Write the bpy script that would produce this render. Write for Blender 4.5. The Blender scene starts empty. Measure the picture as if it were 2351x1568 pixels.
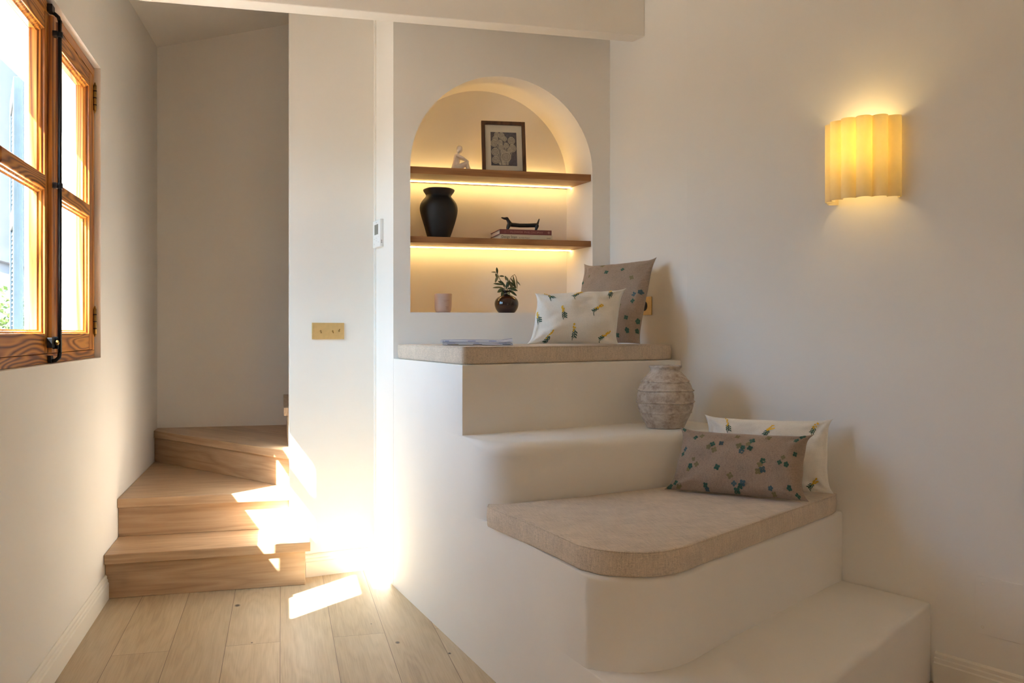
import bpy, bmesh, math, random
from mathutils import Vector, Matrix, noise
random.seed(7)
sc = bpy.context.scene
col = sc.collection
R = math.radians

# ------------------------------------------------------------------ camera
cam_d = bpy.data.cameras.new('camera')
cam = bpy.data.objects.new('camera', cam_d); col.objects.link(cam)
cam.location = (0, 0, 1.1)
cam.rotation_euler = (R(90), 0, R(-14.505))
cam_d.sensor_width = 36; cam_d.lens = 2050 / 2351 * 36
cam_d.shift_y = -20 / 2351
cam_d.clip_start = .02
sc.camera = cam

# ------------------------------------------------------------------ exposure, sky, sun
vs = sc.view_settings
vs.view_transform = 'Standard'; vs.look = 'None'; vs.gamma = 1; vs.use_curve_mapping = False
vs.exposure = 0.5
sc.cycles.diffuse_bounces = 8; sc.cycles.max_bounces = 16
sc.cycles.transparent_max_bounces = 16
sc.cycles.sample_clamp_indirect = 60
SKY = 1.0
wd = bpy.data.worlds.new('sky'); sc.world = wd; wd.use_nodes = True
wn = wd.node_tree.nodes; wl = wd.node_tree.links
sky = wn.new('ShaderNodeTexSky'); sky.sky_type = 'NISHITA'; sky.sun_disc = False
sky.sun_elevation = R(46); sky.sun_rotation = R(227); sky.dust_density = 3; sky.air_density = .8
hsv = wn.new('ShaderNodeHueSaturation'); hsv.inputs['Saturation'].default_value = .55
bg = wn['Background']; bg.inputs['Strength'].default_value = SKY
wl.new(sky.outputs[0], hsv.inputs['Color']); tint = wn.new('ShaderNodeMix'); tint.data_type = 'RGBA'; tint.blend_type = 'MULTIPLY'; tint.inputs[0].default_value = 1
tint.inputs[7].default_value = (.56, .92, 1.28, 1)
wl.new(hsv.outputs[0], tint.inputs[6]); wl.new(tint.outputs[2], bg.inputs['Color'])

sun_d = bpy.data.lights.new('sun', 'SUN'); sun_d.energy = 70; sun_d.angle = R(.6); sun_d.color = (1, .97, .90)
sun = bpy.data.objects.new('sun', sun_d); col.objects.link(sun)
sun.rotation_euler = Vector((-.70, -.65, 1)).to_track_quat('Z', 'Y').to_euler()
sun.location = (-5, -5, 8)

def portal(name, loc, direction, sx, sy):
    d = bpy.data.lights.new(name, 'AREA'); d.shape = 'RECTANGLE'; d.size = sx; d.size_y = sy
    d.cycles.is_portal = True
    o = bpy.data.objects.new(name, d); col.objects.link(o); o.location = loc
    o.rotation_euler = Vector(direction).to_track_quat('-Z', 'Y').to_euler()
portal('window_portal', (-.98, 3.23, 1.56), (1, 0, 0), 1.3, 1.08)


# ------------------------------------------------------------------ helpers
def tag(o, label=None, cat=None, group=None, kind=None):
    if label: o['label'] = label
    if cat: o['category'] = cat
    if group: o['group'] = group
    if kind: o['kind'] = kind
    return o

class MB:
    """collects shapes into one mesh"""
    def __init__(s): s.v = []; s.f = []; s.m = []; s.sm = []
    def add(s, verts, faces, mi=0, smooth=False, M=None):
        b = len(s.v)
        s.v += [tuple(M @ Vector(p)) if M else tuple(p) for p in verts]
        for f in faces:
            s.f.append([b + i for i in f]); s.m.append(mi); s.sm.append(smooth)
        return s
    def box(s, a, b, mi=0, M=None):
        x0, y0, z0 = a; x1, y1, z1 = b
        v = [(x0,y0,z0),(x1,y0,z0),(x1,y1,z0),(x0,y1,z0),(x0,y0,z1),(x1,y0,z1),(x1,y1,z1),(x0,y1,z1)]
        f = [(0,3,2,1),(4,5,6,7),(0,1,5,4),(1,2,6,5),(2,3,7,6),(3,0,4,7)]
        return s.add(v, f, mi, False, M)
    def prism(s, pts, z0, z1, mi=0, M=None, smooth=False):
        n = len(pts)
        v = [(x, y, z0) for x, y in pts] + [(x, y, z1) for x, y in pts]
        f = [tuple(range(n))[::-1], tuple(range(n, 2*n))] + [(i, (i+1) % n, n+(i+1) % n, n+i) for i in range(n)]
        return s.add(v, f, mi, smooth, M)
    def lathe(s, prof, seg=48, mi=0, M=None, cap=True, fn=None):
        v = []; f = []; n = len(prof)
        for i, (r, z) in enumerate(prof):
            for k in range(seg):
                a = 2*math.pi*k/seg
                rr = r + (fn(a, z, i) if fn else 0)
                v.append((rr*math.cos(a), rr*math.sin(a), z))
        for i in range(n-1):
            for k in range(seg):
                f.append((i*seg+k, i*seg+(k+1) % seg, (i+1)*seg+(k+1) % seg, (i+1)*seg+k))
        if cap:
            f.append(tuple(range(seg))[::-1])
        return s.add(v, f, mi, True, M)
    def tube(s, pts, rad, seg=8, mi=0, M=None):
        pts = [Vector(p) for p in pts]; n = len(pts)
        rads = rad if isinstance(rad, (list, tuple)) else [rad]*n
        v = []; f = []; up = Vector((0, 0, 1))
        for i, p in enumerate(pts):
            t = (pts[min(i+1, n-1)] - pts[max(i-1, 0)]).normalized()
            a = t.cross(up)
            if a.length < .05: a = t.cross(Vector((1, 0, 0)))
            a.normalize(); b = t.cross(a)
            for k in range(seg):
                th = 2*math.pi*k/seg
                v.append(tuple(p + rads[i]*(a*math.cos(th) + b*math.sin(th))))
        for i in range(n-1):
            for k in range(seg):
                f.append((i*seg+k, i*seg+(k+1) % seg, (i+1)*seg+(k+1) % seg, (i+1)*seg+k))
        f.append(tuple(range(seg))[::-1]); f.append(tuple((n-1)*seg+k for k in range(seg)))
        return s.add(v, f, mi, True, M)
    def build(s, name, mats, parent=None, bevel=0, loc=None, segs=2, sub=0, recalc=True):
        me = bpy.data.meshes.new(name)
        me.from_pydata(s.v, [], s.f)
        if not isinstance(mats, (list, tuple)): mats = [mats]
        for m in mats: me.materials.append(m)
        for p, mi, smo in zip(me.polygons, s.m, s.sm):
            p.material_index = mi; p.use_smooth = smo
        if recalc:
            bm = bmesh.new(); bm.from_mesh(me)
            bmesh.ops.recalc_face_normals(bm, faces=bm.faces)
            bm.to_mesh(me); bm.free()
        me.update()
        o = bpy.data.objects.new(name, me); col.objects.link(o)
        if parent: o.parent = parent
        if loc: o.location = loc
        if bevel:
            b = o.modifiers.new('bevel', 'BEVEL'); b.width = bevel; b.segments = segs; b.limit_method = 'ANGLE'
            b.angle_limit = R(35); b.harden_normals = False
        if sub:
            q = o.modifiers.new('sub', 'SUBSURF'); q.levels = sub; q.render_levels = sub
        return o

def thing(name, label, cat, loc=(0, 0, 0), rz=0, group=None):
    o = bpy.data.objects.new(name, None); col.objects.link(o)
    o.location = loc; o.rotation_euler = (0, 0, rz); o.empty_display_size = .1
    return tag(o, label, cat, group)

# ------------------------------------------------------------------ materials
def newmat(name):
    m = bpy.data.materials.new(name); m.use_nodes = True
    nt = m.node_tree; p = nt.nodes['Principled BSDF']
    return m, nt, p
def mapping(nt, scale, rot=(0, 0, 0), loc=(0, 0, 0), src='Object'):
    tc = nt.nodes.new('ShaderNodeTexCoord'); mp = nt.nodes.new('ShaderNodeMapping')
    mp.inputs['Scale'].default_value = scale; mp.inputs['Rotation'].default_value = rot
    mp.inputs['Location'].default_value = loc
    nt.links.new(tc.outputs[src], mp.inputs['Vector']); return mp.outputs[0]
def noise_n(nt, vec, scale, detail=4, rough=.55, dist=0):
    n = nt.nodes.new('ShaderNodeTexNoise'); n.inputs['Scale'].default_value = scale
    n.inputs['Detail'].default_value = detail; n.inputs['Roughness'].default_value = rough
    n.inputs['Distortion'].default_value = dist
    nt.links.new(vec, n.inputs['Vector']); return n.outputs['Fac']
def ramp(nt, fac, stops):
    r = nt.nodes.new('ShaderNodeValToRGB'); e = r.color_ramp.elements
    while len(e) < len(stops): e.new(.5)
    for q, (p, c) in zip(e, stops): q.position = p; q.color = (*c, 1)
    nt.links.new(fac, r.inputs['Fac']); return r.outputs['Color']
def mixc(nt, fac, a, b, mode='MIX'):
    m = nt.nodes.new('ShaderNodeMix'); m.data_type = 'RGBA'; m.blend_type = mode
    for i, x in ((0, fac), (6, a), (7, b)):
        if isinstance(x, (int, float)): m.inputs[i].default_value = x
        elif isinstance(x, tuple): m.inputs[i].default_value = (*x, 1)
        else: nt.links.new(x, m.inputs[i])
    return m.outputs[2]
def bump(nt, p, h, strength, dist=.01):
    b = nt.nodes.new('ShaderNodeBump'); b.inputs['Strength'].default_value = strength
    b.inputs['Distance'].default_value = dist
    nt.links.new(h, b.inputs['Height']); nt.links.new(b.outputs[0], p.inputs['Normal'])
def math_n(nt, op, a, b=0.):
    m = nt.nodes.new('ShaderNodeMath'); m.operation = op
    for i, x in ((0, a), (1, b)):
        if isinstance(x, (int, float)): m.inputs[i].default_value = x
        else: nt.links.new(x, m.inputs[i])
    return m.outputs[0]

def plaster(name, c, var=.012, b=.12):
    m, nt, p = newmat(name)
    v = mapping(nt, (1, 1, 1))
    n1 = noise_n(nt, v, 3.0, 5); n2 = noise_n(nt, v, 90, 3); n3 = noise_n(nt, v, 9, 4)
    lo = tuple(x*(1-var) for x in c); hi = tuple(min(1, x*(1+var)) for x in c)
    nt.links.new(ramp(nt, n1, [(.3, lo), (.7, hi)]), p.inputs['Base Color'])
    p.inputs['Roughness'].default_value = .85; p.inputs['Specular IOR Level'].default_value = .25
    h = math_n(nt, 'ADD', n3, math_n(nt, 'MULTIPLY', n2, .12))
    bump(nt, p, h, b, .006)
    return m
M_wall = plaster('plaster_wall', (.805, .768, .708))
M_bench = plaster('plaster_bench', (.80, .765, .703), .015, .22)
M_paint = plaster('painted_baseboard', (.80, .75, .66), .01, .05)
M_white_ext = plaster('exterior_render', (.82, .80, .76), .03, .4)

def wood(name, dark, mid, light, axis=2, scale=1.0, rings=14., rough=.45, line=.35, fine=.3, stretch=.09, sharp=1., width=8.):
    """grain runs along axis: contour lines of a stretched noise"""
    m, nt, p = newmat(name)
    st = [width]*3; st[axis] = width*stretch
    nz = noise_n(nt, mapping(nt, tuple(x*scale for x in st), loc=(1.3, .7, .9)), 1., 2, .45)
    cont = math_n(nt, 'PINGPONG', math_n(nt, 'MULTIPLY', nz, rings), 1)
    if sharp != 1.: cont = math_n(nt, 'POWER', cont, sharp)
    st2 = [170.]*3; st2[axis] = 6.
    fn = noise_n(nt, mapping(nt, tuple(x*scale for x in st2)), 1, 3, .6)
    f = math_n(nt, 'ADD', math_n(nt, 'MULTIPLY', cont, line), math_n(nt, 'MULTIPLY', nz, 1-line-fine))
    f = math_n(nt, 'ADD', f, math_n(nt, 'MULTIPLY', fn, fine))
    c = ramp(nt, f, [(.22, dark), (.48, mid), (.75, light)])
    nt.links.new(c, p.inputs['Base Color']); p.inputs['Roughness'].default_value = rough
    bump(nt, p, math_n(nt, 'ADD', f, fn), .1, .0015)
    return m
OAK = ((.31, .185, .10), (.47, .31, .18), (.58, .41, .26))
M_oak_x = wood('oak_stair_x', *OAK, axis=0, rings=22, line=.22, fine=.38, rough=.42)
M_oak_y = wood('oak_stair_y', *OAK, axis=1, rings=22, line=.22, fine=.38, rough=.42)
M_shelf = wood('oak_shelf', (.15, .052, .016), (.30, .128, .042), (.42, .205, .075), axis=0, rings=16, line=.25, fine=.35)
PINE = ((.15, .034, .005), (.47, .16, .022), (.66, .29, .055))
M_pine_z = wood('pine_stile', *PINE, axis=2, rings=34, line=.5, fine=.15, rough=.3, stretch=.03, width=11.)
M_pine_y = wood('pine_rail', *PINE, axis=1, rings=48, line=.66, fine=.12, rough=.3, stretch=.09, width=9.)
M_frame = wood('walnut_frame', (.035, .013, .005), (.075, .03, .012), (.12, .05, .02), axis=2, rings=14, rough=.4)

def floor_mat():
    m, nt, p = newmat('oak_floor')
    tc = nt.nodes.new('ShaderNodeTexCoord'); sep = nt.nodes.new('ShaderNodeSeparateXYZ')
    nt.links.new(tc.outputs['Object'], sep.inputs[0])
    cb = nt.nodes.new('ShaderNodeCombineXYZ')
    nt.links.new(math_n(nt, 'ADD', sep.outputs['Y'], -3.285+8*1.55), cb.inputs['X'])
    nt.links.new(math_n(nt, 'ADD', sep.outputs['X'], .003 + .1855*40), cb.inputs['Y'])
    br = nt.nodes.new('ShaderNodeTexBrick'); nt.links.new(cb.outputs[0], br.inputs['Vector'])
    br.inputs['Scale'].default_value = 1; br.inputs['Brick Width'].default_value = 1.55
    br.inputs['Row Height'].default_value = .1855; br.inputs['Mortar Size'].default_value = .0009
    br.inputs['Mortar Smooth'].default_value = .1; br.offset = .37; br.offset_frequency = 2
    br.inputs['Color1'].default_value = (0, 0, 0, 1); br.inputs['Color2'].default_value = (1, 1, 1, 1)
    br.inputs['Mortar'].default_value = (.5, .5, .5, 1)
    # grain, shifted plank by plank
    sh = nt.nodes.new('ShaderNodeVectorMath'); sh.operation = 'MULTIPLY_ADD'
    nt.links.new(br.outputs['Color'], sh.inputs[0]); sh.inputs[1].default_value = (3, 5, 7)
    nt.links.new(tc.outputs['Object'], sh.inputs[2])
    mp = nt.nodes.new('ShaderNodeMapping'); mp.inputs['Scale'].default_value = (7, .8, 1)
    nt.links.new(sh.outputs[0], mp.inputs['Vector'])
    nz = nt.nodes.new('ShaderNodeTexNoise'); nz.inputs['Scale'].default_value = 1.1; nz.inputs['Detail'].default_value = 3
    nt.links.new(mp.outputs[0], nz.inputs['Vector'])
    cont = math_n(nt, 'PINGPONG', math_n(nt, 'MULTIPLY', nz.outputs['Fac'], 22), 1)
    mp2 = nt.nodes.new('ShaderNodeMapping'); mp2.inputs['Scale'].default_value = (220, 7, 1)
    nt.links.new(sh.outputs[0], mp2.inputs['Vector'])
    fn = nt.nodes.new('ShaderNodeTexNoise'); fn.inputs['Scale'].default_value = 1; fn.inputs['Detail'].default_value = 4
    nt.links.new(mp2.outputs[0], fn.inputs['Vector'])
    f = math_n(nt, 'ADD', math_n(nt, 'MULTIPLY', cont, .12), math_n(nt, 'MULTIPLY', nz.outputs['Fac'], .5))
    f = math_n(nt, 'ADD', f, math_n(nt, 'MULTIPLY', fn.outputs['Fac'], .38))
    c = ramp(nt, f, [(.25, (.37, .265, .155)), (.5, (.54, .42, .265)), (.75, (.66, .53, .36))])
    tone = ramp(nt, br.outputs['Color'], [(0, (.86, .84, .82)), (1, (1.05, 1.06, 1.07))])
    c = mixc(nt, 1., c, tone, 'MULTIPLY')
    c = mixc(nt, br.outputs['Fac'], c, (.12, .07, .04))
    # a few knots
    for kx, ky, s in ((-.17, 3.765, 1.), (.401, 3.172, .75), (.56, 3.02, .5), (-.1, 3.3, .35), (.33, 3.4, .3)):
        vm = nt.nodes.new('ShaderNodeVectorMath'); vm.operation = 'SUBTRACT'
        nt.links.new(tc.outputs['Object'], vm.inputs[0]); vm.inputs[1].default_value = (kx, ky, 0)
        mk = nt.nodes.new('ShaderNodeMapping'); mk.inputs['Scale'].default_value = (75/s, 48/s, 1)
        mk.inputs['Rotation'].default_value = (0, 0, -.5)
        nt.links.new(vm.outputs[0], mk.inputs['Vector'])
        ln = nt.nodes.new('ShaderNodeVectorMath'); ln.operation = 'LENGTH'
        nt.links.new(mk.outputs[0], ln.inputs[0])
        k = ramp(nt, ln.outputs['Value'], [(.45, (1, 1, 1)), (1., (0, 0, 0))])
        c = mixc(nt, k, c, (.05, .03, .02))
    nt.links.new(c, p.inputs['Base Color']); p.inputs['Roughness'].default_value = .42
    bump(nt, p, math_n(nt, 'SUBTRACT', fn.outputs['Fac'], math_n(nt, 'MULTIPLY', br.outputs['Fac'], 4)), .15, .001)
    return m
M_floor = floor_mat()

def linen(name, c, var=.14, b=.5, sc_=1., k=1.):
    m, nt, p = newmat(name)
    ns = []
    for s3 in ((18, 420, 420), (420, 18, 420), (420, 420, 18)):
        ns.append(noise_n(nt, mapping(nt, tuple(x*sc_ for x in s3)), 1, 2, .6))
    s = math_n(nt, 'MULTIPLY', math_n(nt, 'ADD', math_n(nt, 'ADD', ns[0], ns[1]), ns[2]), 1/3)
    big = noise_n(nt, mapping(nt, (1, 1, 1)), 14, 3)
    s2 = math_n(nt, 'ADD', math_n(nt, 'MULTIPLY', s, .85), math_n(nt, 'MULTIPLY', big, .15))
    lo = tuple(x*(1-var*2.2) for x in c); hi = tuple(min(1, x*(1+var*1.6)) for x in c)
    nt.links.new(ramp(nt, s2, [(.5-.13*k, lo), (.5, c), (.5+.13*k, hi)]), p.inputs['Base Color'])
    p.inputs['Roughness'].default_value = .95; p.inputs['Specular IOR Level'].default_value = .1
    p.inputs['Sheen Weight'].default_value = .15
    bump(nt, p, s, b, .0015)
    return m
M_linen = linen('linen_beige', (.60, .50, .39), .15)
M_pil_w = linen('pillow_white_cotton', (.76, .725, .65), .035, .25)
M_pil_b = linen('pillow_brown_linen', (.34, .255, .19), .12, .4)

def plain(name, c, rough=.5, metal=0., spec=.5, var=.0, scale=20, **kw):
    m, nt, p = newmat(name)
    if var:
        n = noise_n(nt, mapping(nt, (1, 1, 1)), scale, 4)
        nt.links.new(ramp(nt, n, [(.3, tuple(x*(1-var) for x in c)), (.7, tuple(min(1, x*(1+var)) for x in c))]), p.inputs['Base Color'])
        bump(nt, p, n, .1, .002)
    else:
        p.inputs['Base Color'].default_value = (*c, 1)
    p.inputs['Roughness'].default_value = rough; p.inputs['Metallic'].default_value = metal
    p.inputs['Specular IOR Level'].default_value = spec
    for k, v in kw.items(): p.inputs[k].default_value = v
    return m
M_green = plain('thread_green', (.035, .10, .065), .8)
M_olive = plain('thread_olive', (.20, .165, .075), .8)
M_blue = plain('thread_blue', (.06, .11, .12), .8)
M_yellow = plain('thread_yellow', (.75, .46, .03), .7)
M_iron = plain('black_iron', (.012, .013, .015), .35, .6, var=.2)
M_brass = plain('brushed_brass', (.68, .46, .19), .42, .45, var=.05, scale=60)
M_brass_old = plain('old_brass', (.30, .18, .05), .4, .8, var=.3, scale=80)
M_white_pl = plain('white_plastic', (.80, .80, .78), .4, var=.01)
M_lcd = plain('lcd', (.20, .20, .17), .25, var=.05)
M_dark = plain('dark_slot', (.015, .012, .01), .8)
M_grey = plain('grey_print', (.35, .35, .34), .6)
M_clay = plain('white_clay', (.78, .70, .62), .75, var=.03)
M_black = plain('matte_black_ceramic', (.006, .006, .0065), .55, var=.4, scale=25)
M_blk2 = plain('black_cast_metal', (.004, .004, .005), .4, var=.3)
M_glaze = plain('brown_glaze', (.022, .006, .003), .08, var=.5, scale=30, spec=.7)
M_candle = plain('pink_matte_glass', (.52, .36, .29), .45, var=.02)
M_wax = plain('candle_wax', (.8, .74, .62), .5, var=.02)
M_leaf = plain('olive_leaf', (.045, .07, .022), .5, var=.35, scale=60)
M_leaf2 = plain('olive_leaf_pale', (.16, .15, .06), .55, var=.3, scale=60)
M_stem = plain('plant_stem', (.12, .10, .04), .6, var=.2)
M_bookr = plain('book_red_cloth', (.20, .055, .045), .7, var=.06)
M_bookc = plain('book_cream_cover', (.62, .53, .37), .6, var=.03)
M_pages = plain('book_pages', (.66, .56, .44), .8, var=.1, scale=200)
M_inkred = plain('foil_pink', (.42, .20, .16), .5)
M_ink = plain('ink_black', (.05, .04, .03), .7)
M_mat = plain('mount_card', (.72, .64, .52), .8, var=.02)
M_artbg = plain('print_violet_grey', (.10, .085, .10), .8, var=.3, scale=120)
M_artln = plain('print_line', (.62, .54, .42), .8, var=.05)
M_artfl = plain('print_petal', (.33, .28, .23), .8, var=.2, scale=150)
M_mag = plain('magazine_paper', (.72, .72, .76), .45, var=.03)
M_magd = plain('magazine_dark', (.10, .10, .14), .4, var=.3)
M_magb = plain('magazine_blue', (.22, .26, .50), .4)
M_shut = plain('shutter_blue', (.012, .03, .045), .6, var=.15)
M_foli = plain('bush_leaves', (.05, .095, .014), .6, var=.4, scale=9)
M_sand = plaster('sand_render', (.62, .48, .34), .04, .3)
M_rust = plain('warm_bounce_ground', (.52, .38, .27), .8, var=.15, scale=6)  # warm tone for the added ground behind the rear opening

def emis(name, c, s):
    m, nt, p = newmat(name)
    p.inputs['Base Color'].default_value = (.8, .8, .8, 1)
    p.inputs['Emission Color'].default_value = (*c, 1); p.inputs['Emission Strength'].default_value = s
    return m
M_led = emis('led_warm', (1, .68, .25), 31)

def glass_mat(name='window_glass', k=.3):
    m = bpy.data.materials.new(name); m.use_nodes = True; nt = m.node_tree
    nt.nodes.clear()
    o = nt.nodes.new('ShaderNodeOutputMaterial'); t = nt.nodes.new('ShaderNodeBsdfTransparent')
    g = nt.nodes.new('ShaderNodeBsdfGlossy'); g.inputs['Roughness'].default_value = .01
    lw = nt.nodes.new('ShaderNodeLayerWeight'); lw.inputs['Blend'].default_value = .5
    pw = math_n(nt, 'MULTIPLY_ADD', math_n(nt, 'POWER', lw.outputs['Facing'], 5.), k)
    pw.node.inputs[2].default_value = .02
    mx = nt.nodes.new('ShaderNodeMixShader')
    t.inputs['Color'].default_value = (.96, .97, .97, 1)
    nt.links.new(pw, mx.inputs[0]); nt.links.new(t.outputs[0], mx.inputs[1])
    nt.links.new(g.outputs[0], mx.inputs[2]); nt.links.new(mx.outputs[0], o.inputs[0])
    return m
M_glass = glass_mat()
M_picglass = glass_mat('picture_glass', .1)
def shade_mat():
    m = bpy.data.materials.new('lamp_shade_alabaster'); m.use_nodes = True; nt = m.node_tree
    nt.nodes.clear()
    o = nt.nodes.new('ShaderNodeOutputMaterial')
    d = nt.nodes.new('ShaderNodeBsdfDiffuse'); t = nt.nodes.new('ShaderNodeBsdfTranslucent')
    n = noise_n(nt, mapping(nt, (1, 1, 1)), 30, 4)
    nt.links.new(ramp(nt, n, [(.3, (.80, .70, .52)), (.7, (.86, .77, .60))]), d.inputs['Color'])
    t.inputs['Color'].default_value = (.95, .84, .46, 1)
    mx = nt.nodes.new('ShaderNodeMixShader'); mx.inputs[0].default_value = .42
    nt.links.new(d.outputs[0], mx.inputs[1]); nt.links.new(t.outputs[0], mx.inputs[2])
    nt.links.new(mx.outputs[0], o.inputs[0]); return m
M_shade = shade_mat()

# ================================================================== THE ROOM
def struct(mb, name, mat, **k):
    o = mb.build(name, mat, **k); o['kind'] = 'structure'; return o

S0 = Vector((.473, 3.887)); SD = Vector((.655-.473, 2.727-3.887)).normalized()     # side plane of the bench
def side(y):                                                                        # x on the side plane
    return .473 + (y-3.887)*(.655-.473)/(2.727-3.887)
def rwall(y):                                                                       # x on the long right wall
    return 1.99 - .4044*(y-2.397)
W1 = (rwall(3.349), 3.349); W0 = (1.474, 3.89)

b = MB(); b.box((-1.6, -2.6, -.1), (4.4, 5.8, 0)); struct(b, 'floor', M_floor)

# left wall: inner and outer layer round the window
b = MB()
def holed(x0, x1, y0, y1, z0, z1):
    Y0, Y1, Z0, Z1 = -2.6, 5.8, -.1, 3.2
    b.box((x0, Y0, Z0), (x1, y0, Z1)); b.box((x0, y1, Z0), (x1, Y1, Z1))
    b.box((x0, y0, Z0), (x1, y1, z0)); b.box((x0, y0, z1), (x1, y1, Z1))
holed(-.79, -.705, 2.565, 3.908, 1.0, 2.168)
holed(-.975, -.79, 2.60, 3.872, 1.045, 2.085)
struct(b, 'wall_left', M_wall)

# wall between stair and niche, slightly skew
b = MB(); b.prism([(.037, 4.115), (.42, 4.205), (.42, 4.6), (.037, 4.6)], -.1, 3.2)
struct(b, 'wall_middle', M_wall)
# wall at the back of the stair
b = MB(); b.box((-.9, 5.61, -.1), (1.2, 5.75, 3.5)); b.box((1.05, 4.3, -.1), (1.2, 5.61, 3.5)); struct(b, 'wall_stair', M_wall)

# niche wall with its arched niche (one surface)
NX0, NX1, NZ0, NZC, NYB = .547, 1.389, 1.190, 1.829, 4.15
nr = (NX1-NX0)/2; ncx = (NX0+NX1)/2; shr = -.040
def niche_wall():
    b = MB(); Y = 3.888; T = 3.2
    arc = []
    N = 48
    for i in range(N+1):
        a = math.pi - math.pi*i/N
        arc.append((ncx + nr*math.cos(a), NZC + nr*math.sin(a)))
    q = lambda p, y=Y, dx=0: (p[0]+dx, y, p[1])
    F = lambda *p: b.add(list(p), [tuple(range(len(p)))])
    F((.473, Y, -.1), (NX0, Y, -.1), (NX0, Y, T), (.473, Y, T))
    F((NX1, Y, -.1), (1.474, Y, -.1), (1.474, Y, T), (NX1, Y, T))
    F((NX0, Y, -.1), (NX1, Y, -.1), (NX1, Y, NZ0), (NX0, Y, NZ0))
    for i in range(N):
        a, c = arc[i], arc[i+1]
        F(q(a), q(c), (c[0], Y, T), (a[0], Y, T))
    loop = [(NX0, NZ0)] + arc + [(NX1, NZ0)]
    # rounded lip then reveal, smooth shaded along the vault
    bb = MB(); v = []; n = len(loop)
    cz = NZC
    for (yy, dx) in ((Y, 0), (NYB, shr)):
        v += [(p[0]+dx, yy, p[1]) for p in loop]
    f = [(i, i+1, n+i+1, n+i) for i in range(n-1)]
    b.add(v, f[1:-1], 0, True)
    b.add(v, [f[0], f[-1], (n-1, 0, n, 2*n-1)], 0, False)
    b.add([(p[0]+shr, NYB, p[1]) for p in loop], [tuple(range(n))])
    # strip beside the middle wall, along the side plane
    F((.42, 4.205, -.1), (.473, Y, -.1), (.473, Y, T), (.42, 4.205, T))
    # body behind
    b.box((.42, 4.16, -.1), (1.6, 4.3, T))
    return b
struct(niche_wall(), 'wall_back', M_wall, recalc=False)

# right wall: short facet beside the niche, then the long wall towards the camera
b = MB()
E0 = (rwall(-2.6), -2.6)
b.prism([E0, W1, W0, (1.474, 4.35), (2.2, 4.35), (4.6, -2.6)], -.1, 3.2)
struct(b, 'wall_right', M_wall)
# rear wall with an added opening that lets in warm fill light
b = MB(); b.box((-1, -2.7, -.1), (.3, -2.6, 3.2)); b.box((1.0, -2.7, -.1), (4.6, -2.6, 3.2)); b.box((.3, -2.7, 2.1), (1.0, -2.6, 3.2))
struct(b, 'wall_rear', M_wall)
b = MB(); b.box((-1.5, -5.2, 2.5), (4.0, -2.7, 2.6)); struct(b, 'ceiling_sun_blocker', M_white_ext)  # unseen slab added to keep direct sun off the rear opening
b = MB(); b.box((-1.2, -9, -.12), (5, -2.7, -.02)); struct(b, 'floor_warm_bounce', M_rust)  # unseen ground added to bounce warm sunlight in through the opening
b = MB(); b.box((-4, -7.4, -.1), (7, -7.2, 2.9)); struct(b, 'wall_sky_blocker', M_sand)  # unseen wall added to hide the blue sky from the opening
# ceiling, beam, sloping soffit over the stair
b = MB(); b.box((-1, -2.7, 2.72), (4.4, 3.66, 3.3)); b.box((.1, 3.66, 2.72), (2.3, 4.4, 3.0))
struct(b, 'ceiling', M_wall)
def cz(x, y): return 2.768 + .27*(x+.743) + .085*(y-5.61)
b = MB(); p4 = [(-.9, 3.645), (1.2, 3.645), (1.2, 5.8), (-.9, 5.8)]
b.add([(x, y, cz(x, y)) for x, y in p4] + [(x, y, cz(x, y)+.3) for x, y in p4],
      [(0, 1, 2, 3), (7, 6, 5, 4), (0, 4, 5, 1), (1, 5, 6, 2), (2, 6, 7, 3), (3, 7, 4, 0)])
struct(b, 'ceiling_stair', M_wall)
b = MB(); b.prism([(-.705, 3.628), (1.5375, 3.628), (1.5165, 3.713), (-.705, 3.733)], 2.393, 2.74)
struct(b, 'trim_1', M_wall, bevel=.004)

# baseboards (moulded)
PROF = [(0, 0), (.016, 0), (.016, .066), (.0125, .070), (.0125, .080), (.009, .084), (.009, .094), (.004, .10), (0, .10)]
def baseboard(name, a, c, n):
    a = Vector(a); c = Vector(c); n = Vector(n).normalized()
    v = [(p.x+n.x*t, p.y+n.y*t, z) for p in (a, c) for t, z in PROF]; k = len(PROF)
    b = MB(); b.add(v, [(i, (i+1) % k, k+(i+1) % k, k+i) for i in range(k)] + [tuple(range(k)), tuple(range(k, 2*k))[::-1]])
    return struct(b, name, M_paint)
baseboard('baseboard_left', (-.7048, -2.6), (-.7048, 3.992), (1, 0))
baseboard('baseboard_middle', (.104, 4.1305), (.4195, 4.2047), (.0895, -.383))
baseboard('baseboard_right', (rwall(2.385)+.0002, 2.385), (rwall(-2.6), -2.6), (-.927, -.375))

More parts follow.
